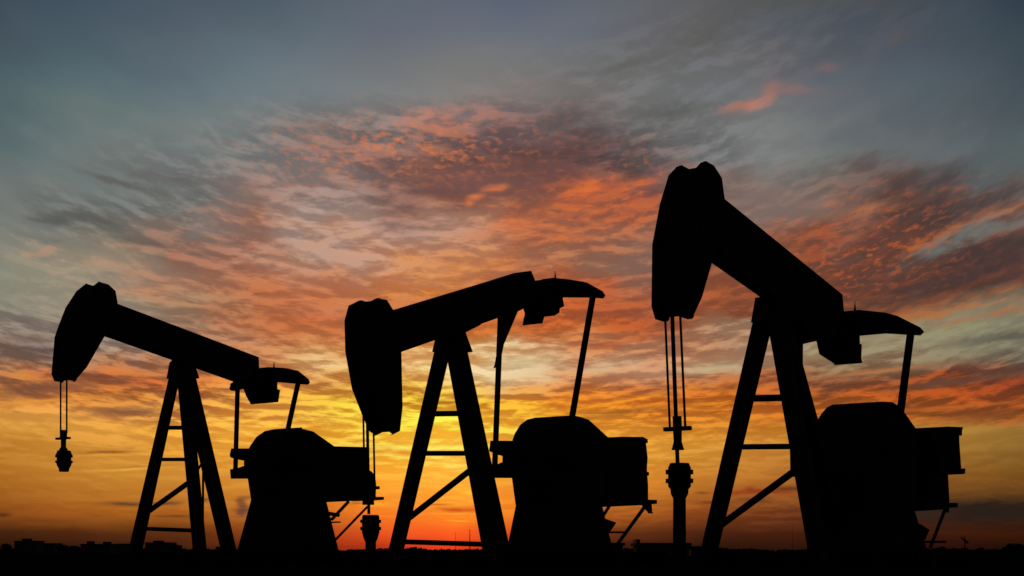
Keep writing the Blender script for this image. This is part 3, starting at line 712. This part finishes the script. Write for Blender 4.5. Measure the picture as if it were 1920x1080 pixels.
# far wood along the whole skyline: one mass
bm = bmesh.new()
Y = 900
for i in range(1500):
    px = rnd.uniform(-500, 2420)
    base = 1030.5 if 330 < px < 1600 else (1029 if px <= 330 else 1031)
    if 740 < px < 930: base = 1030
    base += 1.5 * math.sin(px * .031) + 1.0 * math.sin(px * .11 + 1)
    top = hz(base + rnd.uniform(-.6, 1.2), Y)
    yy = Y + rnd.uniform(-30, 30)
    crown(bm, at(px, yy), yy, top * .5, rnd.uniform(2.2, 4.0), top * .52, 14, 1.3)
tag(flatlink('far_woodland', bm, LEAF), 'low dark woodland running along the whole skyline', 'woodland', kind='stuff')

def building(x0, x1, py, Y, storeys, label, cat='building', roofs=None, depth=12):
    X0, X1, top = at(x0, Y), at(x1, Y), hz(py, Y)
    root = empty('apartment_block' if cat == 'apartment block' else 'shed', ((X0 + X1) / 2, Y, 0))
    tag(root, label, cat)
    bm = bmesh.new(); box(bm, X0, X1, Y, Y + depth, 0, top); link('wall', bm, PLASTER, root)
    bm = bmesh.new(); box(bm, X0 - .25, X1 + .25, Y - .25, Y + depth + .25, top + .002, top + .35); link('roof', bm, ROOF, root)
    for (a, b, h) in roofs or []:
        bm = bmesh.new(); box(bm, at(a, Y), at(b, Y), Y + 2, Y + 7, top + .36, top + h); link('stair_tower', bm, PLASTER, root)
    if storeys:
        n = max(2, int((X1 - X0) / 3.2)); sh = top / storeys
        for i in range(n):
            for s in range(storeys):
                cx = X0 + (i + .5) * (X1 - X0) / n
                bm = bmesh.new(); box(bm, cx - .6, cx + .6, Y - .03, Y - .002, s * sh + sh * .35, s * sh + sh * .78)
                link('window', bm, GLASS, root)
building(27, 66, 1015.5, 620, 2, 'squat block topping the far left skyline, with a small roof tower', 'apartment block', [(38, 50, 1.2)])
building(71, 100, 1020, 640, 2, 'smaller flat block just right of the squat one at far left', 'apartment block')
building(151, 205, 1021.5, 560, 3, 'pale flat-roofed block below the free-hanging stuffing box', 'apartment block', [(160, 168, 1.3), (190, 200, 1.1)])
building(218, 246, 1021, 600, 2, 'narrow block behind the leftmost foot of the smallest pump jack', 'apartment block')
building(272, 318, 1018.5, 600, 3, 'wide block seen between the front legs of the smallest pump jack', 'apartment block', [(285, 300, 1.0)])
building(1195, 1292, 1024, 170, 0, 'long low shed with raised left end, behind the tall wellhead pipe', 'shed', [(1196, 1203, .75)], depth=6)
building(1143, 1168, 1023, 200, 0, 'small dark hut at the foot of the middle jack engine platform strut', 'shed', depth=4)
building(1296, 1316, 1030, 175, 0, 'tiny lean-to on the right end of the long low shed', 'shed', depth=4)
for i, (px, py, w, lab) in enumerate([
    (1905, 1019, 34, 'tallest skyline tree clump at the far right edge'), (1888, 1025, 18, 'small rounded tree left of the tallest clump at the right edge'),
    (1768, 1025, 10, 'small lone bush just right of the platform step under the largest jack'), (1757, 1027, 16, 'bush right beside the foot of the largest jack strut'),
    (1838, 1027, 14, 'low bushy tree right of the tilted crane'), (1790, 1029, 20, 'flat-topped tree left of the tilted crane'),
    (770, 1029, 8, 'little tree beside the left leg of the middle jack'), (787, 1030, 7, 'little tree inside the left part of the middle jack frame'),
    (330, 1021, 24, 'rounded tree right of the wide block behind the smallest jack'), (118, 1021, 22, 'tree between the flat blocks on the left skyline'),
    (140, 1023, 18, 'tree just left of the pale flat-roofed block'), (12, 1019, 20, 'tree at the far left edge of the skyline'),
    (412, 1025, 14, 'tree behind the rear leg of the smallest jack')]):
    tree(px, py, w, 420 + 9 * i, lab)

def mast(px, py, Y, r, label, arms=()):
    x, top = at(px, Y), hz(py, Y)
    root = empty('mast', (x, Y, 0)); tag(root, label, 'mast', 'masts on the skyline')
    bm = bmesh.new(); tube(bm, (x, Y, 0), (x, Y, top), r, r * .5, 8); link('pole', bm, DARK, root)
    for (a, b, y0, y1) in arms:
        bm = bmesh.new(); tube(bm, (at(a, Y), Y, hz(y0, Y)), (at(b, Y), Y, hz(y1, Y)), r * .5, r * .4, 6); link('cross_arm', bm, DARK, root)
mast(881, 992, 600, .20, 'taller bolder mast seen through the middle jack frame, near its right leg')
mast(854, 997, 900, .12, 'thin faint mast left of the bolder one inside the middle jack frame')
mast(1486.5, 986, 900, .12, 'thin mast with one low cross arm, seen through the largest jack frame', [(1481, 1497, 1022, 1024)])
# crane with a tilted jib
Y = 700; x = at(1809, Y)
root = empty('crane', (x, Y, 0)); tag(root, 'small distant crane with tilted jib, right of the largest pump jack', 'crane')
bm = bmesh.new(); tube(bm, (x, Y, 0), (x, Y, hz(1005, Y)), .3, .18, 6); link('tower', bm, DARK, root)
bm = bmesh.new(); tube(bm, (at(1802, Y), Y, hz(1007.5, Y)), (at(1815, Y), Y, hz(1018, Y)), .28, .5, 6); link('jib', bm, DARK, root)
bm = bmesh.new(); box(bm, at(1812, Y), at(1815.5, Y), Y - .4, Y + .4, hz(1019, Y), hz(1016, Y)); link('counterweight', bm, DARK, root)
